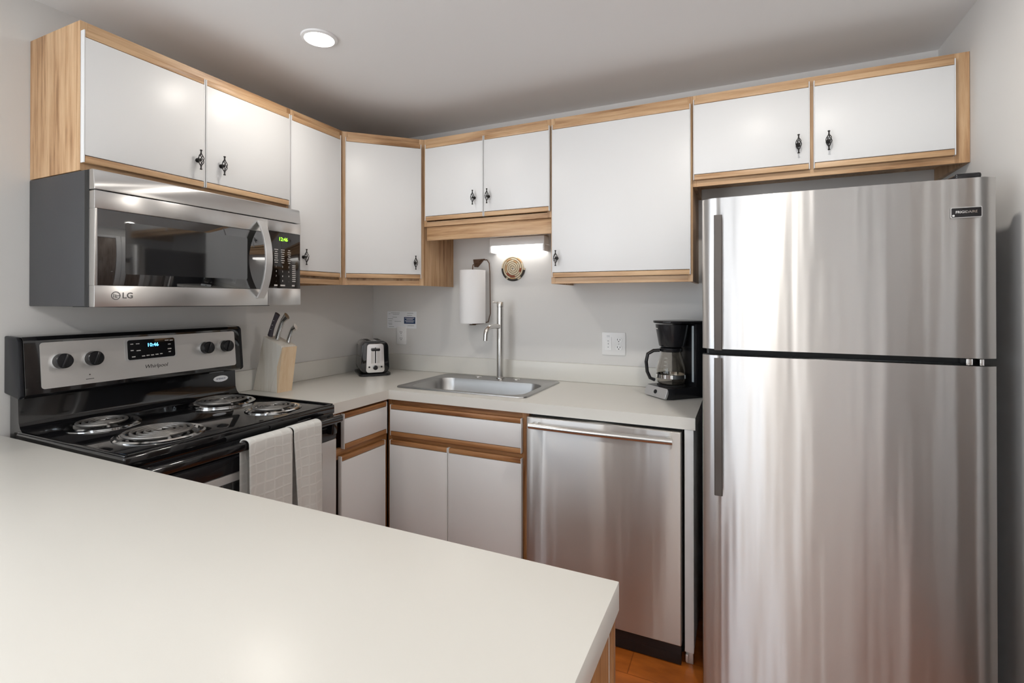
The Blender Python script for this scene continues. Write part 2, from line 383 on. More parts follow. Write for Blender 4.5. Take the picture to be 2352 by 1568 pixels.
# --- corner cabinet
A = Vector((.309, -.603, 0)); B = Vector((.610, -.309, 0)); L = (B - A).length; ang = math.atan2(B.y - A.y, B.x - A.x)
H = ZT - 1.431
t = thing('corner_wall_cabinet', 'angled one-door white wall cabinet in the corner above the toaster', 'cabinet', (0, 0, 1.431))
poly = [(.002, -.002), (.002, -.602), (.308, -.602), (.609, -.308), (.609, -.002)]
c = MB(); inn = lambda q: q
c.prism([(.004, -.004), (.004, -.600), (.296, -.600), (.595, -.309), (.595, -.004)], .025, .037).prism([(.004, -.004), (.004, -.600), (.296, -.600), (.595, -.309), (.595, -.004)], H - .012, H)
c.box(.596, .609, -.300, -.002, 0, H).box(.002, .296, -.602, -.589, 0, H)
c.build('carcass', M_oakz, t, smooth=0)
fp = bpy.data.objects  # face frame in the rotated plane
f = MB()
f.use(M_oakx).box(.026, L - .026, .0005, .018, H - .035, H, .0008).box(.026, L - .026, .0005, .018, 0, .025, .0008)
f.use(M_oakz).box(.0, .026, .0005, .018, 0, H, .0008).box(L - .026, L, .0005, .018, 0, H, .0008)
f.build('face_frame', M_oakx, t, smooth=0, loc=(A.x, A.y, 0), rot=(0, 0, ang))
door(t, 'door', .015, L - .018, .037, .760, -.021, (L - .05, .121), loc=(A.x, A.y, 0), rot=(0, 0, ang))
# --- cabinet above the sink, with the valance
t = thing('wall_cabinet', 'short two-door white wall cabinet above the sink with an oak valance below', 'cabinet', (.6105, 0, 1.750))
W = .7355; H = ZT - 1.750; wall_carcass(t, W, DW, H, recess=.0, bot=.026)
door(t, 'door', .020, .374, .030, .440, -DW - .021, (.325, .126))
door(t, 'door', .378, .733, .030, .440, -DW - .021, (.407, .126))
MB().box(.012, W - .004, -.298, -.280, -.074, -.001, .001).build('valance', M_oakx, t)
# --- tall cabinet beside the fridge
t = thing('wall_cabinet', 'large single-door white wall cabinet between the sink and the fridge', 'cabinet', (1.3465, 0, 1.431))
W = .644; H = ZT - 1.431; wall_carcass(t, W, DW, H, bot=.028)
door(t, 'door', .010, .636, .030, .757, -DW - .021, (.036, .119))
# --- cabinet above the fridge
t = thing('wall_cabinet', 'wide two-door white wall cabinet above the fridge', 'cabinet', (1.991, 0, 1.835))
W = .917; H = ZT - 1.835; wall_carcass(t, W, DW, H, recess=.05, bot=.026, right=.042, left=.014, mids=(.436,))
door(t, 'door', .003, .430, .026, .366, -DW - .021, (.390, .122))
door(t, 'door', .443, .873, .026, .366, -DW - .021, (.490, .122))
# ================================================================== BASE CABINETS
def base_box(t, W, D, wood=(B_oakx, B_oakz), z0=.10, z1=.871, rails=(), left=.03, right=.03):
    c = MB(); c.box(0, .016, -D + .02, -.01, z0, z1).box(W - .016, W, -D + .02, -.01, z0, z1).box(.016, W - .016, -D + .02, -.01, z0, z0 + .016)
    c.box(0, W, -D + .075, -D + .09, .001, z0); c.build('carcass', wood[1], t, smooth=0)
    f = MB(); f.use(wood[1]).box(0, left, -D, -D + .019, z0, z1, .0008).box(W - right, W, -D, -D + .019, z0, z1, .0008)
    f.use(wood[0]).box(left, W - right, -D, -D + .019, z1 - .035, z1, .0008).box(left, W - right, -D, -D + .019, .665, .71, .0008).box(left, W - right, -D, -D + .019, z0, z0 + .03, .0008)
    f.build('face_frame', wood[0], t, smooth=0)
t = thing('base_cabinet', 'narrow white base cabinet with one drawer between the stove and the corner', 'cabinet', (0, -1.012, 0), PI / 2)
base_box(t, .408, .598, left=.07, right=.012)
d1 = door(t, 'drawer', .097, .384, .708, .861, -.619, wood=B_oakx)
d2 = door(t, 'door', .081, .372, .115, .680, -.619, wood=B_oakx)
t = thing('base_cabinet', 'two-door white base cabinet under the sink with a false drawer front', 'cabinet', (.602, 0, 0))
base_box(t, .750, .598, left=.02, right=.032)
door(t, 'drawer_front', .026, .722, .697, .846, -.619, wood=B_oakx)
door(t, 'door', .024, .352, .115, .675, -.619, wood=B_oakx)
door(t, 'door', .356, .722, .115, .675, -.619, wood=B_oakx)
# --- white end panel between dishwasher and fridge
t = thing('end_panel', 'white upright counter end panel between the dishwasher and the fridge', 'panel', (2.001, -.32, 0))
MB().box(-.016, .016, -.298, .318, .050, .871, .001).build('panel', M_white, t)
MB().box(-.014, .013, -.285, -.265, 0, .049, .003).box(-.014, -.004, -.298, -.285, .012, .04, .003).build('levelling_foot', M_silver, t)
# ================================================================== COUNTERTOP
CZ = .917; TH = .0446; SK = (.600, 1.310, -.552, -.058)  # sink rim rectangle
def top_slab(m, x0, x1, y0, y1): m.box(x0, x1, y0, y1, CZ - TH, CZ)
t = thing('countertop', 'L-shaped cream laminate countertop around the sink corner', 'countertop', (.6, -.3, CZ - TH))
def countertop():
    hx0, hx1, hy0, hy1 = SK[0] + .03, SK[1] - .03, SK[2] + .03, SK[3] - .03
    X0, X1, Y0 = .002, 2.0235, -.622
    b = bmesh.new(); P = {}
    def v(x, y, z):
        k = (round(x, 5), round(y, 5), round(z, 5))
        if k not in P: P[k] = b.verts.new(k)
        return P[k]
    xs = [X0, .622, hx0, hx1, X1]; xs = sorted(set(xs)); ys = [-1.008, Y0, hy0, hy1, -.002]
    def solid(i, j):
        xc, yc = (xs[i] + xs[i + 1]) / 2, (ys[j] + ys[j + 1]) / 2
        if yc < Y0: return xc < .622
        return not (hx0 < xc < hx1 and hy0 < yc < hy1)
    n, mm = len(xs) - 1, len(ys) - 1
    ok = lambda i, j: 0 <= i < n and 0 <= j < mm and solid(i, j)
    for i in range(n):
        for j in range(mm):
            if not ok(i, j): continue
            a, c, d, e = xs[i], xs[i + 1], ys[j], ys[j + 1]
            b.faces.new((v(a, d, CZ), v(c, d, CZ), v(c, e, CZ), v(a, e, CZ))); z = CZ - TH
            b.faces.new((v(a, e, z), v(c, e, z), v(c, d, z), v(a, d, z)))
            for (di, dj, p, q) in ((-1, 0, (a, e), (a, d)), (1, 0, (c, d), (c, e)), (0, -1, (a, d), (c, d)), (0, 1, (c, e), (a, e))):
                if not ok(i + di, j + dj): b.faces.new((v(*p, z), v(*q, z), v(*q, CZ), v(*p, CZ)))
    bmesh.ops.dissolve_limit(b, angle_limit=.01, verts=b.verts, edges=b.edges)
    m = MB(); m._merge(b, Matrix.Translation((-.6, .3, -(CZ - TH)))); return m
countertop().build('worktop', M_count, t, smooth=0)
o = MB().box(.0, .019, -.492, .492, 0, .0975, .002).build('backsplash', M_count, loc=(.002, -.516, CZ + .0005)); tag(o, 'short cream backsplash on the left wall behind the knife block', 'backsplash')
o = MB().box(-1.0107, 1.0107, 0, .019, 0, .0975, .002).build('backsplash', M_count, loc=(1.0128, -.0210, CZ + .0005)); tag(o, 'long cream backsplash on the back wall behind sink and toaster', 'backsplash')
# ================================================================== SINK
def sink():
    x0, x1, y0, y1 = SK; cx, cy = (x0 + x1) / 2, (y0 + y1) / 2
    t = thing('kitchen_sink', 'stainless steel drop-in sink set into the cream countertop', 'sink', (cx, cy, CZ))
    W, D = x1 - x0, y1 - y0
    bx, by, bw, bd = 0, -.035, W - .09, D - .155  # bowl opening
    N = 7
    def ring(w, d, r, z, ox=0, oy=0): return [Vector((p[0] + ox, p[1] + oy, z)) for p in rrect(w, d, r, N)]
    R = [ring(W, D, .035, .0008), ring(W - .004, D - .004, .034, .006), ring(W - .03, D - .03, .03, .0068), ring(W - .034, D - .034, .03, .0045),
         ring(bw + .02, bd + .02, .085, .0045, bx, by), ring(bw, bd, .08, .001, bx, by), ring(bw - .012, bd - .012, .075, -.02, bx, by), ring(bw - .03, bd - .03, .07, -.13, bx, by),
         ring(bw - .07, bd - .07, .06, -.155, bx, by), ring(.10, .10, .0499, -.162, bx, by)]
    b = bmesh.new(); V = [[b.verts.new(p) for p in r] for r in R]; n = len(V[0])
    for a, c in zip(V, V[1:]):
        for k in range(n): b.faces.new((a[k], a[(k + 1) % n], c[(k + 1) % n], c[k]))
    b.faces.new(V[-1])
    m = MB(); m._merge(b); m.build('basin', M_sink, t, smooth=50)
    MB().lathe([(.045, .0), (.045, .003), (.036, .003), (.03, -.001), (0, -.001)], 28, Matrix.Translation((0, by, -.1615))).build('drain', M_chrome, t)
    for hx in (-.12, .115):
        MB().lathe([(.020, 0), (.019, .003), (.010, .0045), (0, .0045)], 24, Matrix.Translation((hx, D / 2 - .045, .0047))).build('hole_cover', M_satin, t)
    return t
sink()
def faucet():
    t = thing('faucet', 'tall satin nickel single-post faucet behind the sink', 'faucet', (.968, -.098, CZ + .0050))
    MB().lathe([(0, 0), (.024, 0), (.024, .006), (.0185, .009), (.0185, .392), (.0165, .394), (0, .394)], 28).build('post', M_satin, t)
    l = MB(); l.lathe([(0, .3945), (.0195, .3945), (.0195, .418), (.0175, .421), (0, .421)], 28); l.tube([(0, 0, .415), (-.02, .0, .418), (-.043, -.002, .420)], [.006, .005, .0045], 8)
    l.build('lever', M_satin, t)
    pts = [(0, -.012, .285), (-.006, -.05, .288), (-.013, -.085, .288)]
    for k in range(1, 9): a = PI / 2 * k / 8; pts.append((-.013 - .008 * math.sin(a), -.085 - .045 * math.sin(a), .288 - .045 * (1 - math.cos(a))))
    pts.append((-.022, -.131, .215)); MB().tube([Vector(p) for p in pts], .0125, 16).build('spout', M_satin, t)
faucet()
# ================================================================== PENINSULA
PX, PY = 2.0065, -1.7976
o = MB().box(.002, PX, -2.46, PY, CZ - TH, CZ, .0015).build('peninsula_countertop', M_count); tag(o, 'long cream laminate peninsula counter in the foreground', 'countertop')
t = thing('peninsula_cabinet', 'oak base cabinet with white doors under the foreground peninsula counter', 'cabinet', (2.003, -1.850, 0), PI)
c = MB(); c.box(0, .020, .001, .56, .001, .871).box(.0205, 1.29, .001, .56, .10, .871).box(.0205, 1.29, .07, .5, .001, .099)
c.build('carcass', B_oakz, t, smooth=0)
MB().box(.0005, .022, -.045, -.0225, .10, .868, .002).build('corner_stile', B_oakz, t)
for k in range(3): door(t, 'door', .004 + k * .43, .428 + k * .43, .115, .68, -.0205, wood=B_oakx); door(t, 'drawer', .004 + k * .43, .428 + k * .43, .70, .855, -.0205, wood=B_oakx)

# ================================================================== STOVE
def stove():
    Y0, Y1 = -1.786, -1.022; t = thing('stove', 'black and stainless freestanding electric coil stove under the microwave', 'stove', (.35, (Y0 + Y1) / 2, 0))
    O = Matrix.Translation((-.35, -(Y0 + Y1) / 2, 0))
    def part(name, m, mt, parent=t, sm=35):
        bmesh.ops.transform(m.bm, matrix=O, verts=m.bm.verts); return m.build(name, mt, parent, smooth=sm)
    def sub(name, m, mt, parent): return part(name, m, mt, parent)
    part('body', MB().box(.022, .640, Y0 + .004, Y1 - .004, .02, .890, .003).box(.06, .62, Y0 + .02, Y1 - .02, 0, .02), M_grey)
    # cooktop
    m = MB(); m.box(.075, .670, Y0, Y1, .891, .926, .005, 3)
    m.box(.075, .664, Y0 + .004, Y0 + .014, .926, .931, .002).box(.075, .664, Y1 - .014, Y1 - .004, .926, .931, .002).box(.652, .664, Y0 + .014, Y1 - .014, .926, .9295, .0015)
    part('cooktop', m, M_black)
    # riser and backguard
    m = MB(); q = [(.022, .891), (.1, .891), (.1, .931), (.088, .940), (.078, .96), (.072, 1.055), (.022, 1.055)]
    mt = Matrix(((1, 0, 0, 0), (0, 0, 1, 0), (0, 1, 0, 0), (0, 0, 0, 1)))
    m.prism(q, Y0 + .006, Y1 - .006, mt); part('riser', m, M_black)
    m = MB(); q = [(.004, 1.050), (.098, 1.036), (.110, 1.046), (.092, 1.222), (.080, 1.233), (.004, 1.236)]
    m.prism(q, Y0 + .010, Y1 - .002, mt, .002, 2); bgd = part('backguard', m, M_black)
    for (a_, b_) in ((Y0 - .003, Y0 + .0095), (Y1 - .0015, Y1 + .011)): m = MB(); m.prism(q, a_, b_, mt, .004, 2); part('end_cap', m, M_capblk)
    # control panel on the sloping front
    out = Vector((.176, 0, .018)).normalized(); up = Vector((-.018, 0, .176)).normalized(); yc = (-1.736 - 1.050) / 2; zc = 1.137
    PM = face_mtx((.1017 + .0005, yc, zc), out, up)
    def pm(dy, dz, dn=0): return PM @ Matrix.Translation((dy, dz, dn))
    m = MB(); m.prism(rrect(.686, .152, .010), 0, .002, PM); cp = part('control_panel', m, M_panel)
    # display
    dm = pm(-.005, .028, .0022); m = MB(); m.prism(rrect(.187, .082, .010), 0, .0022, dm)
    m.prism(rrect(.171, .074, .006), .0021, .0030, dm)
    disp = sub('display', MB().use(M_silver).prism(rrect(.187, .084, .012), 0, .0020, dm).use(M_glassb).prism(rrect(.170, .074, .008), .0021, .0030, dm), M_glassb, cp)
    m = MB(); m.text('10:46', .019, dm @ Matrix.Translation((.003, .014, .0032))); sub('clock_digits', m, M_blue, cp)
    m = MB()
    for (dx, dz, wd) in ((-.07, .022, .010), (-.05, .022, .012), (-.07, -.002, .010), (-.048, -.004, .014), (-.066, -.026, .012), (-.032, -.026, .011), (-.016, -.025, .011), (.0, -.025, .011), (.016, -.024, .011), (.032, -.023, .009), (.055, .028, .014), (.072, .027, .012), (.064, .012, .01), (.064, -.006, .014), (.064, -.018, .008)):
        m.box(dx - wd / 2, dx + wd / 2, dz - .0018, dz + .0018, .0030, .0033, mtx=dm)
    sub('key_marks', m, M_print, cp)
    m = MB(); m.text('Whirlpool', .0200, pm(.008, -.040, .0022), ext=.0004, shear=.25); sub('maker_badge', m, M_ink, cp)
    m = MB(); m.cyl((0, 0, 0), (0, 0, .0008), .0022, seg=10); bmesh.ops.transform(m.bm, matrix=pm(-.21, -.045, .002), verts=m.bm.verts); m.box(-.012, .012, -.001, .001, 0, .0004, mtx=pm(-.21, -.06, .0021)); sub('indicator', m, M_ink, cp)
    for ky in (-1.685, -1.596, -1.190, -1.102):
        dz = .010 if ky < -1.4 else .012; kmx = pm(ky - yc, dz, .002)
        m = MB(); m.use(M_silver).lathe([(0, 0), (.0265, 0), (.026, .010), (.0245, .011), (0, .011)], 28, kmx)
        m.use(M_blackp).lathe([(0, .011), (.0255, .011), (.0245, .032), (.022, .0345), (0, .0345)], 28, kmx)
        m.box(-.0045, .0045, -.022, .022, .033, .041, .002, mtx=kmx @ Matrix.Rotation(-.35, 4, 'Z'))
        part('knob', m, M_blackp, cp)
    # sticker
    sm = face_mtx((.0757, -1.098, 1.004), (1, 0, .06)); m = MB(); m.use(M_paper).prism([(.034 * math.cos(a * PI / 14), .0135 * math.sin(a * PI / 14)) for a in range(28)], 0, .0006, sm)
    m.use(M_navy).text('AMERICA', .0105, sm @ Matrix.Translation((0, 0, .0007)), ext=.0002); part('sticker', m, M_paper)
    # burners
    for (bx, by, rp, rc, turns) in ((.190, -1.600, .106, .076, 3.6), (.500, -1.596, .124, .100, 4.6), (.215, -1.186, .122, .098, 4.6), (.512, -1.184, .102, .076, 3.6)):
        e = MB(); e.lathe([(rp - .016, .9275), (rp, .9265), (rp, .930), (rp - .006, .9335), (rp - .014, .9325), (rp - .022, .922), (rp - .05, .912), (.02, .910), (0, .910)], 40, Matrix.Translation((bx, by, 0)))
        pan = part('drip_pan', e, M_chrome)
        pts = []; n = int(turns * 26)
        for k in range(n + 1):
            a = 2 * PI * turns * k / n; r = .014 + (rc - .014) * k / n; pts.append((bx + r * math.cos(a + 2.2), by + r * math.sin(a + 2.2), .9385))
        last = pts[-1]; dd = Vector((last[0] - bx, last[1] - by, 0)).normalized()
        pts += [Vector(last) + dd * .010 + Vector((0, 0, -.004)), Vector(last) + dd * .016 + Vector((0, 0, -.016))]
        c = MB(); c.tube(pts, .0052, 8)
        for k in range(3): a = 2 * PI * k / 3; c.box(0, rc + .004, -.0015, .0015, .926, .9335, mtx=Matrix.Translation((bx, by, 0)) @ Matrix.Rotation(a, 4, 'Z'))
        sub('burner_coil', c, M_coil, pan)
    # front: vent rail, door, handle, drawer
    m = MB(); m.box(.6405, .664, Y0 + .003, Y1 - .003, .845, .8905, .002); m.box(.664, .667, Y0 + .08, Y1 - .22, .862, .872, .001); part('vent_rail', m, M_blackp)
    m = MB(); yw0, yw1 = Y0 + .004, Y1 - .004
    m.use(M_blackp).box(.6405, .683, yw0, yw1, .792, .842, .004)
    m.use(M_panel).box(.6405, .683, yw0, yw1, .22, .791, .004); dr = part('oven_door', m, M_panel)
    wy = (yw0 + yw1) / 2; m = MB(); m.prism(rrect(.60, .40, .018), 0, .002, face_mtx((.6835, wy, .565), (1, 0, 0))); sub('window', m, M_glassb, dr)
    m = MB(); m.box(.712, .738, Y0 + .02, Y1 - .02, .868, .896, .008, 3).box(.684, .715, Y0 + .03, Y0 + .06, .82, .893, .006).box(.684, .715, Y1 - .06, Y1 - .03, .82, .893, .006); sub('handle', m, M_black, dr)
    m = MB(); m.box(.6405, .680, yw0, yw1, .06, .213, .004); part('storage_drawer', m, M_panel)
stove()
def towel(name, label, y0, y1, zf, zb, seed, dx=0, gather=0):
    """cloth draped over the oven handle (handle x .712-.738, top z .896)"""
    rnd = random.Random(seed); ph = [rnd.uniform(0, 6) for _ in range(4)]
    prof = []; xf, xb, zt = .7455 + dx, .7045 - dx, .9010 + dx
    for k in range(14): prof.append((xb, zb + (zt - .012 - zb) * k / 14))
    for k in range(9):
        a = PI - PI * k / 8; prof.append((.725 + (.0205 + dx) * math.cos(a), zt - .012 + .012 * math.sin(a)))
    for k in range(1, 19): prof.append((xf, zt - .012 - (zt - .012 - zf) * k / 18))
    n = len(prof) - 1; m = MB()
    def fn(u, v):
        i = min(int(u * n + 1e-6), n); x, z = prof[i]; drop = max(0, zt - .03 - z)
        yy = y0 + (y1 - y0) * v; g = gather * drop
        yy = yy + (g if gather > 0 else 0) * (1 - v) * 1.0 + (g if gather < 0 else 0) * v
        side = 1 if i > 18 else -1 if i < 14 else 0
        wv = .012 * min(1, drop * 3) * (math.sin(v * 9 + ph[0] + z * 2) * .35 + math.sin(v * 4 + ph[1]) * .5 + .75)
        return Vector((x + (wv if side > 0 else -wv * .1 if side < 0 else 0), yy, z + .006 * math.sin(v * 5 + ph[2]) * (1 if i in (0, n) else 0)))
    m.grid(fn, n, 22); o = m.build(name, M_towel, smooth=70)
    o.modifiers.new('thickness', 'SOLIDIFY').thickness = .0035; o.modifiers['thickness'].offset = 1
    return tag(o, label, 'towel', 'dish towels on the oven handle')
towel('dish_towel', 'pale grey woven dish towel on the oven handle, the one nearer the peninsula', -1.470, -1.302, .47, .55, 3, 0, -.03)
towel('dish_towel', 'pale grey woven dish towel on the oven handle, the one nearer the sink cabinet', -1.296, -1.170, .45, .55, 8, .0015, .05)

# ================================================================== MICROWAVE
def microwave():
    Y0, Y1 = -1.729, -.953; Z0, Z1 = 1.331, 1.752
    t = thing('microwave', 'stainless over-the-range microwave with black glass door and dark grey side', 'microwave', (.2, (Y0 + Y1) / 2, Z0))
    O = Matrix.Translation((-.2, -(Y0 + Y1) / 2, -Z0))
    def part(name, m, mt, parent=t): bmesh.ops.transform(m.bm, matrix=O, verts=m.bm.verts); return m.build(name, mt, parent)
    part('body', MB().box(.003, .345, Y0 + .002, Y1 - .002, Z0 + .001, Z1 + .002, .003).box(.05, .33, Y0 + .10, Y1 - .10, Z0 - .003, Z0 + .012, .002), M_grey)
    part('front_band', MB().box(.3455, .372, Y0, Y1, Z0, Z1, .002), M_blackm)
    # slanted vent top
    m = MB(); mt = Matrix(((1, 0, 0, 0), (0, 0, 1, 0), (0, 1, 0, 0), (0, 0, 0, 1)))
    m.prism([(.3725, 1.690), (.402, 1.690), (.395, Z1 - .004), (.388, Z1), (.3725, Z1)], Y0, Y1, mt, .0012, 1); part('vent_grille', m, M_steel)
    yd = -1.121
    m = MB(); m.box(.3725, .402, Y0, yd, 1.632, 1.6865, .0015).box(.3725, .402, Y0, yd, Z0, 1.397, .0015).box(.3725, .4015, Y0, Y0 + .008, 1.397, 1.632, .001)
    d = part('door', m, M_steel)
    part('window', MB().box(.3725, .3995, Y0 + .0085, yd, 1.3975, 1.6315, .001), M_glassb, d)
    # inner perforated screen rectangle
    part('window_screen', MB().prism(rrect(.43, .165, .006), 0, .0004, face_mtx((.3996, Y0 + .30, 1.517), (1, 0, 0))), mat('window_screen_black', (.016, .016, .017), .05, coat=1, ior=1.9), d)
    # bow handle
    pts = []
    for k in range(17):
        s = k / 16; z = 1.362 + (1.672 - 1.362) * s; pts.append((.404 + .048 * math.sin(PI * s) ** .75, -1.158, z))
    sec = [(-1, -.35), (-.9, -.5), (.9, -.5), (1, -.35), (1, .35), (.9, .5), (-.9, .5), (-1, .35)]
    m = MB(); m.tube(pts, .011, sec=[(v * .8, u * 1.45) for u, v in sec]); part('handle', m, M_silver, d)
    lg = face_mtx((.4022, -1.672, 1.366), (1, 0, 0)); m = MB()
    ringp = [(.013 * math.cos(a), .013 * math.sin(a), 0) for a in [2 * PI * k / 28 for k in range(28)]]
    m.lathe([(.0105, 0), (.0130, 0), (.0130, .001), (.0105, .001), (.0105, 0)], 28, lg)
    m.box(-.0065, -.0045, -.006, .006, 0, .001, mtx=lg).box(-.0012, .0008, -.006, .004, 0, .001, mtx=lg).box(-.0012, .0045, -.006, -.004, 0, .001, mtx=lg).box(.002, .012, -.001, .001, 0, .001, mtx=lg)
    m.text('LG', .026, lg @ Matrix.Translation((.033, 0, .0003)), ext=.0006, bold=.0004); part('maker_badge', m, mat('badge_metal', (.35, .35, .35), .25, .9), d)
    # control column
    yc0 = yd + .0015
    cp = part('keypad', MB().box(.3725, .3995, yc0, Y1 - .001, 1.403, 1.641, .001), mat('dark_brown_glass', (.011, .007, .005), .08, coat=.5))
    part('keypad_top_trim', MB().box(.3725, .402, yc0, Y1, 1.6415, 1.6865, .0015), M_steel); part('keypad_bottom_trim', MB().box(.3725, .402, yc0, Y1, Z0, 1.4025, .0015), M_steel)
    km = face_mtx((.3997, (yc0 + Y1) / 2, 1.522), (1, 0, 0))
    m = MB(); m.text('12:46', .021, km @ Matrix.Translation((-.008, .089, .0003)), ext=.0002, bold=.0003); part('clock_digits', m, M_green, cp)
    m = MB()
    for r in range(4):
        for c in range(3): m.text(['1', '2', '3', '4', '5', '6', '7', '8', '9', '', '0', ''][r * 3 + c] or '.', .010, km @ Matrix.Translation((-.043 + c * .032, -.028 - r * .020, .0002)), ext=.0002)
    part('number_keys', m, M_print, cp); m = MB()
    rnd = random.Random(2)
    for r in range(7):
        for c in range(3):
            wv = rnd.uniform(.010, .020); m.box(-.043 + c * .033 - wv / 2, -.043 + c * .033 + wv / 2, .044 - r * .009 - .0015, .044 - r * .009 + .0015, 0, .0003, mtx=km)
    for r in range(9): m.box(.039, .057, -.02 - r * .0085 - .0016, -.02 - r * .0085 + .0016, 0, .0003, mtx=km)
    for (cx, wv) in ((-.045, .016), (-.01, .024), (.045, .014)): m.box(cx - wv / 2, cx + wv / 2, -.110, -.104, 0, .0003, mtx=km)
    part('key_marks', m, M_print, cp)
microwave()

# ================================================================== FRIDGE
def fridge():
    X0, X1 = 2.055, 2.832; t = thing('refrigerator', 'tall stainless top-freezer refrigerator at the right wall', 'refrigerator', ((X0 + X1) / 2, -.38, 0))
    O = Matrix.Translation((-(X0 + X1) / 2, .38, 0))
    def part(name, m, mt, parent=t): bmesh.ops.transform(m.bm, matrix=O, verts=m.bm.verts); return m.build(name, mt, parent, smooth=40)
    part('body', MB().box(X0 + .012, X1 - .012, -.665, -.03, .03, 1.685, .006).box(X0 + .05, X1 - .05, -.64, -.05, 0, .03), M_side)
    part('gasket', MB().box(X0 + .018, X1 - .018, -.678, -.6655, .032, 1.675), M_blackm)
    def slab(z0, z1):
        # gently bowed front with rounded vertical edges
        P = [(X0, -.679), (X0, -.715)]; n = 26
        for k in range(n + 1):
            s = k / n; x = X0 + (X1 - X0) * s; e = min(s, 1 - s) * (X1 - X0)
            P.append((X0 + .002 + (X1 - X0 - .004) * s, -.7395 - .006 * math.sin(PI * s) + .018 * max(0, 1 - e / .022) ** 2))
        P += [(X1, -.715), (X1, -.679)]
        m = MB(); m.prism(P, z0, z1); return m
    fd = part('freezer_door', slab(1.186, 1.698), M_fridge); rd = part('fridge_door', slab(.026, 1.164), M_fridge)
    for (zc, d, par) in (((1.188, 1.632), 1, fd), ((.709, 1.160), -1, rd)):
        pts = []; n = 14
        for k in range(n + 1):
            s = k / n; z = zc[0] + (zc[1] - zc[0]) * s; tt = s if d > 0 else 1 - s
            pts.append((2.1085, -.785 - .010 * math.sin(PI * min(1, tt * 1.2)), z))
        sec = [(-1, -.7), (-.8, -1), (.8, -1), (1, -.7), (1, .7), (.8, 1), (-.8, 1), (-1, .7)]
        m = MB(); m.tube(pts, .0125, sec=[(u, v * .9) for u, v in sec])
        for z in (zc[0] + .02, zc[1] - .03): m.box(2.098, 2.119, -.782, -.735, z - .014, z + .014, .003)
        part('handle', m, M_dgrey, par)
    bm_ = face_mtx((2.758, -.7442, 1.600), (0, -1, 0)); m = MB(); m.use(M_silver).prism(rrect(.070, .030, .003), 0, .002, bm_).use(M_blackp).prism(rrect(.066, .026, .002), .002, .0026, bm_)
    m.use(M_chrome).text('FRIGIDAIRE', .0095, bm_ @ Matrix.Translation((0, .001, .0027)), ext=.0003, bold=.0002); m.lathe([(0, 0), (.003, 0), (.003, .001), (0, .001)], 12, bm_ @ Matrix.Translation((-.029, -.0085, .0026)))
    part('maker_badge', m, M_blackp, fd)
    part('hinge_cover', MB().box(2.74, 2.80, -.725, -.60, 1.699, 1.716, .006, 3), M_blackp)
    part('kick_grille', MB().box(X0 + .02, X1 - .02, -.672, -.666, .004, .025, .003), M_blackp)
    part('hinge', MB().box(2.76, 2.775, -.735, -.68, 1.166, 1.184, .001).box(2.79, 2.80, -.735, -.68, 1.166, 1.184, .001), M_chrome)
fridge()

# ================================================================== DISHWASHER
def dishwasher():
    X0, X1 = 1.359, 1.978; t = thing('dishwasher', 'stainless built-in dishwasher with bar handle left of the fridge', 'dishwasher', ((X0 + X1) / 2, -.33, 0))
    O = Matrix.Translation((-(X0 + X1) / 2, .33, 0))
    def part(name, m, mt, parent=t): bmesh.ops.transform(m.bm, matrix=O, verts=m.bm.verts); return m.build(name, mt, parent)
    part('tub', MB().box(X0 + .004, X1, -.60, -.05, .105, .868).box(X0 + .004, X1 - .004, -.55, -.20, .001, .105), M_blackm)
    d = part('door', MB().box(X0, X1 - .002, -.645, -.602, .080, .864, .004, 3), M_dish)
    m = MB(); m.tube([(X0 + .028 + (X1 - X0 - .056) * k / 12, -.684 - .008 * math.sin(PI * k / 12), .838) for k in range(13)], .0125, 14)
    for x in (X0 + .045, X1 - .045): m.box(x - .012, x + .012, -.682, -.6455, .829, .847, .003)
    part('handle', m, M_satin, d)
    part('kick_plate', MB().box(X0 + .004, X1 - .004, -.630, -.606, .003, .0785, .002), M_blackp)
dishwasher()

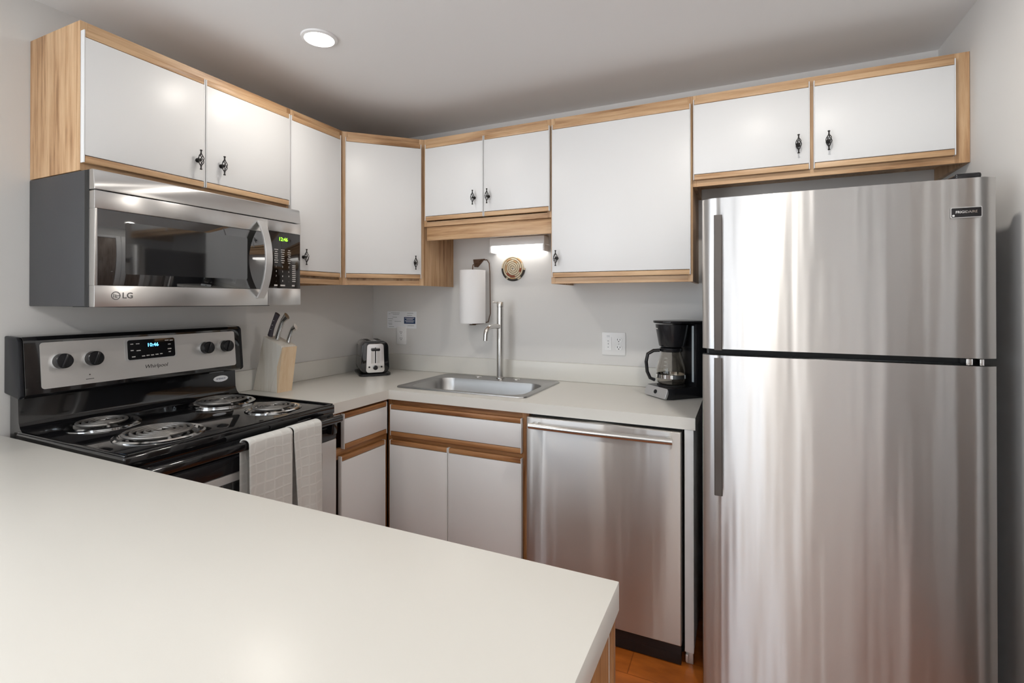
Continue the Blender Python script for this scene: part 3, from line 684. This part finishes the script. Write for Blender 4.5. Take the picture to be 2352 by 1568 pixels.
# ================================================================== SMALL THINGS ON THE COUNTER
def knife_block():
    t = thing('knife_block', 'pale birch knife block on the counter beside the stove', 'knife block', (.030, -.862, CZ), -.03)
    w = .040; mt = Matrix(((1, 0, 0, 0), (0, 0, 1, 0), (0, 1, 0, 0), (0, 0, 0, 1)))
    # profile in x (forward) and z
    m = MB(); m.prism([(0, 0), (.122, 0), (.205, .205), (.200, .222), (.075, .262)], -w, w, mt, .0015, 1); b = m.build('slanted_block', M_kblockL, t)
    m = MB(); m.prism([(.1225, 0), (.170, 0), (.170, .118)], -w, w, mt, .001, 1); m.build('support_wedge', M_kblockL, t)
    m = MB(); m.prism([(.1705, 0), (.174, 0), (.2095, .215), (.206, .215), (.1705, .12)], -w, w, mt); m.build('front_board', M_kblockF, t)
    return t
KB = knife_block()
def knife(label, fx, fy, ln, wd, m, lean, kind):
    """knife standing in the slanted top; fx along the top slope, fy sideways"""
    base = Vector((.030, -.862, CZ)); ax = Vector((.43, 0, .90)).normalized()
    top = Vector((.075 + .125 * fx, fy, .262 - .040 * fx)); p = base + top
    t = thing('kitchen_knife', label, 'knife', p, 0, 'knives in the block')
    h = MB(); n = 12; q = Vector((0, 0, 1)).rotation_difference(ax).to_matrix().to_4x4()
    pts, rr = [], []
    for k in range(n + 1):
        s = k / n; off = (.004 * math.sin(s * PI) - (.012 * max(0, s - .75) / .25 if kind else 0)); pts.append(q @ Vector((-off, 0, .006 + ln * s))); rr.append(wd * (1 - .18 * math.sin(s * PI) + (.25 * max(0, s - .8) / .2 if kind else 0)))
    h.tube(pts, rr, sec=[(.55 * math.cos(a * PI / 8), math.sin(a * PI / 8)) for a in range(16)] if False else [(math.cos(a * PI / 8) * 1, .55 * math.sin(a * PI / 8)) for a in range(16)])
    h.build('grip', m, t, smooth=60)
    b = MB(); b.box(-.010, .010, -.0008, .0008, -.10, .008, mtx=q); b.build('blade', M_chrome, t)
    if not kind:
        r = MB()
        for s in (.3, .5, .7): r.ball(q @ Vector((0, -wd * .5, .006 + ln * s)), .0022, 8)
        r.build('rivets', M_chrome, t)
knife('dark-handled kitchen knife with rivets, rearmost in the birch knife block', .10, -.018, .118, .0155, M_khand, 0, False)
knife('long steel-handled kitchen knife in the middle of the birch knife block', .42, -.012, .128, .0150, M_satin, 0, True)
knife('short steel-handled kitchen knife at the front of the birch knife block', .80, .012, .088, .0130, M_satin, 0, True)

def toaster():
    t = thing('toaster', 'black two-slice toaster with chrome end plate in the counter corner', 'toaster', (.178, -.218, CZ), -.72)
    # local: front (lever end) faces +x
    def prof(w, h, r): return [(p[0], p[1] + h / 2) for p in rrect(w, h, r, 6)]
    mt = Matrix(((0, 0, 1, 0), (1, 0, 0, 0), (0, 1, 0, 0), (0, 0, 0, 1)))
    pr = []
    for (y, z) in rrect(.165, .185, .035, 6): pr.append((y * (1 - .10 * (z + .0925) / .185), z + .0925 + .014))
    m = MB(); m.prism(pr, -.125, .115, mt, .006, 2)
    m.build('shell', M_black, t)
    MB().prism(rrect(.262, .178, .03), .003, .0135).build('base', M_blackp, t)
    for (fx, fy) in ((-.09, -.06), (-.09, .06), (.09, -.06), (.09, .06)): MB().cyl((fx, fy, 0), (fx, fy, .003), .01, seg=12).build('foot', M_blackp, t)
    fm = face_mtx((.1155, 0, .102), (1, 0, 0)); q = []
    for (x, y) in rrect(.104, .165, .016, 5): q.append((x * (1 - .12 * (y + .08) / .165), y))
    m = MB(); m.prism(q, 0, .004, fm, .001, 1); pl = m.build('end_plate', M_chrome, t)
    m = MB(); m.box(-.024, -.008, -.030, .060, .004, .0055, mtx=fm).box(.008, .024, -.030, .060, .004, .0055, mtx=fm).build('lever_channel', M_satin, pl)
    MB().box(-.003, .003, -.028, .062, .0041, .006, mtx=fm).build('lever_slot', M_hole, pl)
    MB().box(-.024, .024, .042, .058, .006, .024, .005, mtx=fm).build('lever', M_blackp, t)
    MB().lathe([(0, .004), (.014, .004), (.0125, .014), (0, .014)], 20, fm @ Matrix.Translation((0, -.054, 0))).build('dial', M_blackp, t)
    for sx in (-.034, .034): MB().lathe([(0, .004), (.0055, .004), (.005, .007), (0, .007)], 14, fm @ Matrix.Translation((sx, -.050, 0))).build('button', M_blackp, t)
    for sy in (-.03, .03): MB().box(-.085, .07, sy - .013, sy + .013, .1985, .2000, .0005).build('slot', M_hole, t)
    MB().box(-.098, .085, -.048, .048, .1990, .1994).build('top_plate', M_chrome, t)
toaster()

def coffee_maker():
    t = thing('coffee_maker', 'black drip coffee maker with silver front panel beside the fridge', 'coffee maker', (1.915, -.190, CZ), -.78)
    # local: front faces -y
    m = MB(); m.prism([(-.082, -.085), (-.075, -.115), (.075, -.115), (.082, -.085), (.085, .085), (.07, .105), (-.07, .105), (-.085, .085)], .0, .050, None, .006, 2)
    m.prism([(-.084, .030), (.084, .030), (.084, .085), (.07, .104), (-.07, .104), (-.084, .085)], .045, .33, None, .006, 2)
    m.build('housing', M_blackp, t)
    fm = face_mtx((0, -.1195, .026), (0, -1, .35)); m = MB(); m.prism(rrect(.150, .046, .008), -.008, .003, fm, .001, 1); p = m.build('front_panel', M_silver, t)
    MB().lathe([(0, .003), (.0095, .003), (.009, .006), (0, .006)], 20, fm).build('power_button', M_blackp, p)
    MB().lathe([(0, .0505), (.062, .0505), (.062, .054), (.055, .056), (0, .056)], 32, Matrix.Translation((0, -.038, 0))).build('warming_plate', M_blackm, t)
    m = MB(); m.lathe([(0, .226), (.055, .226), (.058, .232), (.070, .30), (.073, .325), (0, .325)], 36, Matrix.Translation((0, -.032, 0))); m.build('filter_basket', M_blackp, t)
    MB().prism([(-.080, .108), (.080, .108), (.084, .06), (.080, -.045), (.062, -.090), (.03, -.108), (-.03, -.108), (-.062, -.090), (-.080, -.045), (-.084, .06)], .331, .342, None, .004, 2).build('lid', M_blackp, t)
    bm_ = face_mtx((-.022, -.1035, .307), (-.20, -1, -.15)); MB().text('MR. COFFEE', .0068, bm_, ext=.0005, bold=.0002).build('maker_badge', M_print, t)
    MB().box(.060, .072, .0265, .0295, .07, .32, .001).build('water_window', mat('clear_strip', (.45, .5, .52), .1), t)
    return t
coffee_maker()
def carafe():
    R = Matrix.Rotation(-.78, 4, 'Z'); p = R @ Vector((0, -.038, 0)) + Vector((1.915, -.190, CZ))
    t = thing('coffee_carafe', 'glass coffee carafe with black handle on the coffee maker', 'carafe', (p.x, p.y, CZ + .0565), -.72)
    out = [(0, .001), (.050, .001), (.060, .008), (.066, .035), (.065, .065), (.055, .105), (.045, .135), (.043, .145)]
    inn = [(r - .0022, z + (.002 if z < .01 else 0)) for r, z in out[::-1] if r > .01] + [(0, .003)]
    MB().lathe(out + inn, 36).build('glass', M_glass, t, smooth=60)
    MB().lathe([(.0665, .030), (.0678, .030), (.0675, .046), (.0662, .046), (.0665, .030)], 36).build('band', M_chrome, t)
    MB().lathe([(0, .146), (.048, .146), (.050, .150), (.050, .162), (.044, .166), (0, .166)], 32).build('lid', M_blackp, t)
    m = MB(); pts = [(-.020, -.048, .152), (-.035, -.070, .150), (-.048, -.092, .135), (-.052, -.098, .10), (-.050, -.094, .055), (-.042, -.084, .026), (-.033, -.066, .018)]
    m.tube(pts, .011, sec=[(math.cos(a * PI / 6) * .7, math.sin(a * PI / 6) * 1.15) for a in range(12)]); m.build('handle', M_blackp, t, smooth=60)
    m = MB()
    for k in range(6):
        z = .04 + k * .016; r = .0672 if z < .07 else .0668 - (z - .068) * .27; a = -1.15
        m.box(-.006, .006, -.0009, .0009, 0, .0004, mtx=face_mtx((r * math.cos(a), r * math.sin(a), z), (math.cos(a), math.sin(a), 0)))
    m.build('cup_marks', M_print, t)
carafe()

# ================================================================== ON THE BACK WALL
def holder():
    t = thing('paper_towel_holder', 'wire paper towel holder with brown bracket on the back wall', 'holder', (.790, -.0005, 1.575))
    MB().prism([(-.044, .016), (.034, .018), (-.012, -.030), (-.036, -.028)], 0, .006, face_mtx((0, 0, 0), (0, -1, 0)), .0008, 1).build('bracket', M_brown, t)
    m = MB(); m.tube([(-.02, -.006, -.006), (-.012, -.045, -.016), (0, -.085, -.022), (0, -.088, -.034), (0, -.088, -.36)], .0028, 8)
    m.tube([(.0, -.007, .004), (.02, -.012, .012), (.052, -.012, .010), (.066, -.012, -.01), (.070, -.012, -.06), (.073, -.012, -.30), (.06, -.012, -.348), (.04, -.04, -.356), (0, -.088, -.360)], .0028, 8)
    m.lathe([(0, 0), (.02, 0), (.018, .004), (0, .004)], 16, Matrix.Translation((0, -.088, -.364)))
    m.build('wire_arm', M_brown, t)
    r = thing('paper_towel_roll', 'white paper towel roll hanging on the back wall holder', 'paper towel', (.790, -.0885, 1.222))
    n = 44; P = []
    for k in range(n + 1): a = 2 * PI * k / n - 2.2; rr = .072 + .003 * k / n; P.append((rr * math.cos(a), rr * math.sin(a)))
    m = MB(); Q = [(.019 * math.cos(2 * PI * k / 24), .019 * math.sin(2 * PI * k / 24)) for k in range(24)]
    b = bmesh.new()
    ou = [[b.verts.new((.073 * math.cos(2 * PI * k / 48), .073 * math.sin(2 * PI * k / 48), z)) for k in range(48)] for z in (0, .300)]
    ii = [[b.verts.new((.020 * math.cos(2 * PI * k / 48), .020 * math.sin(2 * PI * k / 48), z)) for k in range(48)] for z in (0, .300)]
    for k in range(48):
        j = (k + 1) % 48; b.faces.new((ou[0][k], ou[0][j], ou[1][j], ou[1][k])); b.faces.new((ii[0][j], ii[0][k], ii[1][k], ii[1][j])); b.faces.new((ou[1][k], ou[1][j], ii[1][j], ii[1][k])); b.faces.new((ou[0][j], ou[0][k], ii[0][k], ii[0][j]))
    m._merge(b); m.build('roll', M_toweling, r, smooth=50)
    # loose sheet end lying along the left of the roll
    def sh(u, v): a = PI * 1.02 + u * .55; rr = .0738 + .006 * (1 - u) ** 2; return Vector((rr * math.cos(a), rr * math.sin(a), .003 + .286 * v))
    m = MB(); m.grid(sh, 8, 4); o = m.build('loose_sheet', M_toweling, r, smooth=70); o.modifiers.new('thickness', 'SOLIDIFY').thickness = .0007
    MB().lathe([(.0135, .0005), (.0195, .0005), (.0195, .2995), (.0135, .2995), (.0135, .0005)], 24).build('cardboard_core', mat('cardboard', (.42, .30, .19), .8), r)
holder()
def trivet():
    m = MB(); c0, c1, c2, c3 = mat('straw', (.60, .51, .37), .85), mat('dark_straw', (.035, .03, .025), .8), mat('rust_straw', (.28, .07, .03), .8), mat('tan_straw', (.50, .31, .16), .85)
    turns = 6; n = turns * 40; O = face_mtx((0, 0, 0), (0, -1, 0)); R = .0715; pts = []
    for k in range(n + 1): a = 2 * PI * turns * k / n; r = .004 + (R - .004) * k / n; pts.append(O @ Vector((r * math.cos(a), r * math.sin(a), .0058)))
    pat = {5: {(180, 230): c1, (240, 292): c1, (310, 345): c1, (20, 60): c3}, 3: {(215, 285): c2, (325, 365): c2, (45, 80): c3, (150, 200): c3}, 4: {(95, 130): c3, (250, 285): c3}}
    runs = []; cur = None
    for k in range(n):
        tr = k // 40; dg = (k % 40) * 9; mm = c0
        for (a, b), q in pat.get(tr, {}).items():
            if a <= dg < b: mm = q
        if runs and runs[-1][0] is mm: runs[-1][1].append(k + 1)
        else: runs.append([mm, [k, k + 1]])
    for mm, idx in runs: m.use(mm).tube([pts[i] for i in idx], .0050, 8)
    o = m.build('woven_trivet', c0, smooth=60, loc=(1.003, -.0005, 1.533)); tag(o, 'round coiled straw trivet hanging on the back wall under the light', 'trivet')
trivet()
def wall_light():
    t = thing('under_cabinet_light', 'white fluorescent light strip on the wall under the oak valance', 'light', (1.055, -.0005, 1.625))
    MB().box(-.165, .165, -.074, 0, .030, .076, .004).build('housing', M_plate, t)
    mt = Matrix(((0, 0, 1, 0), (1, 0, 0, 0), (0, 1, 0, 0), (0, 0, 0, 1)))
    P = [(-.002, .029), (-.052, .029)] + [(-.052 - .022 * math.sin(a), .012 + .017 * math.cos(a)) for a in [PI * k / 8 for k in range(1, 8)]] + [(-.052, -.004), (-.002, -.004)]
    MB().prism(P, -.155, .155, mt).build('diffuser', M_tube, t)
    for s in (-1, 1): MB().box(s * .1615 - .006, s * .1615 + .006, -.078, 0, -.008, .029, .004).build('end_cap', M_plate, t)
wall_light()
def duplex(m, fm, cx, cz):
    for s in (1, -1):
        f2 = fm @ Matrix.Translation((cx, cz + s * .0195, .005)); P = [(max(-.0165, min(.0165, .0175 * math.cos(2 * PI * k / 24))), max(-.0125, min(.0125, .0145 * math.sin(2 * PI * k / 24)))) for k in range(24)]
        m.use(M_plate).prism(P, 0, .0022, f2); m.use(M_hole).box(-.0078, -.0052, -.001, .0075, .0022, .0026, mtx=f2).box(.0052, .0078, -.001, .0065, .0022, .0026, mtx=f2).lathe([(0, .0022), (.0026, .0022), (.0026, .0026), (0, .0026)], 12, f2 @ Matrix.Translation((0, -.0065, 0)))
    m.use(M_line).lathe([(0, .005), (.0022, .005), (.0022, .0056), (0, .0056)], 10, fm @ Matrix.Translation((cx, cz, 0)))
def outlet(loc, w, h, label, gfci=False):
    t = thing('wall_outlet', label, 'outlet', loc); fm = face_mtx((0, 0, 0), (0, -1, 0))
    MB().prism(rrect(w, h, .004), 0, .005, fm, .0012, 2).build('cover_plate', M_plate, t)
    m = MB(); duplex(m, fm, w * .22 if gfci else 0, 0); m.build('receptacle', M_plate, t)
    if gfci:
        m = MB(); f2 = fm @ Matrix.Translation((-w * .23, 0, .005)); m.use(M_plate).prism(rrect(.034, .068, .002), 0, .002, f2)
        m.use(M_line)
        for z in (.041, .036): m.box(-.008, .008, z - .0008, z + .0008, 0, .0003, mtx=f2)
        m.box(-.004, .004, .012, .016, .002, .0026, mtx=f2).box(-.0015, .0025, -.004, .004, .002, .0028, mtx=f2).lathe([(0, .002), (.003, .002), (.003, .0024), (0, .0024)], 10, f2 @ Matrix.Translation((0, -.018, 0)))
        m.build('switch', M_plate, t)
outlet((.228, -.0005, 1.130), .074, .112, 'single white wall outlet above the toaster, overlapping the notice card')
outlet((1.577, -.0005, 1.126), .122, .118, 'double white wall plate with outlet beside the coffee maker', True)
def card():
    t = thing('notice_card', 'white notice card with navy block taped above the toaster', 'card', (.228, -.0005, 1.2285)); fm = face_mtx((0, 0, 0), (0, -1, 0))
    MB().box(-.113, .113, -.053, .053, 0, .0004, mtx=fm).build('sheet', M_paper, t, smooth=0)
    MB().box(.018, .104, -.024, .018, .0004, .0006, mtx=fm).build('navy_block', M_navy, t, smooth=0)
    m = MB(); rnd = random.Random(4)
    for (x, z, wd) in ((-.095, .038, .012), (-.05, .043, .070), (-.045, .034, .05), (-.055, .016, .035), (-.088, .006, .04), (-.09, -.008, .03), (-.03, -.010, .05), (-.09, -.022, .032), (-.088, -.030, .028), (.065, .042, .045), (.06, .029, .04), (.07, -.036, .05), (-.08, -.044, .04)): m.box(x - wd / 2, x + wd / 2, z - .0015, z + .0015, .0004, .0006, mtx=fm)
    m.build('text_lines', M_line, t, smooth=0)
    m = MB()
    for (z, wd) in ((.011, .07), (.004, .05), (-.005, .072), (-.013, .06)): m.box(.061 - wd / 2, .061 + wd / 2, z - .0014, z + .0014, .0006, .0008, mtx=fm)
    m.build('block_text', M_paper, t, smooth=0)
card()
# ================================================================== CEILING CAN LIGHTS
for i, (x, y) in enumerate(CANS):
    lb = ['small round recessed ceiling light above the stove', 'unseen recessed ceiling light added for fill in front of the fridge', 'unseen recessed ceiling light added for fill over the dining side, left', 'unseen recessed ceiling light added for fill over the dining side, right'][i]
    t = thing('recessed_light', lb, 'light', (x, y, CEIL))
    MB().lathe([(.054, -.0005), (.068, -.0005), (.066, -.006), (.056, -.009), (.053, -.004), (.054, -.0005)], 40).build('trim_ring', M_ceil, t)
    MB().lathe([(.0525, -.0006), (.0525, -.006), (0, -.008)], 36).build('lens', M_lamp, t)
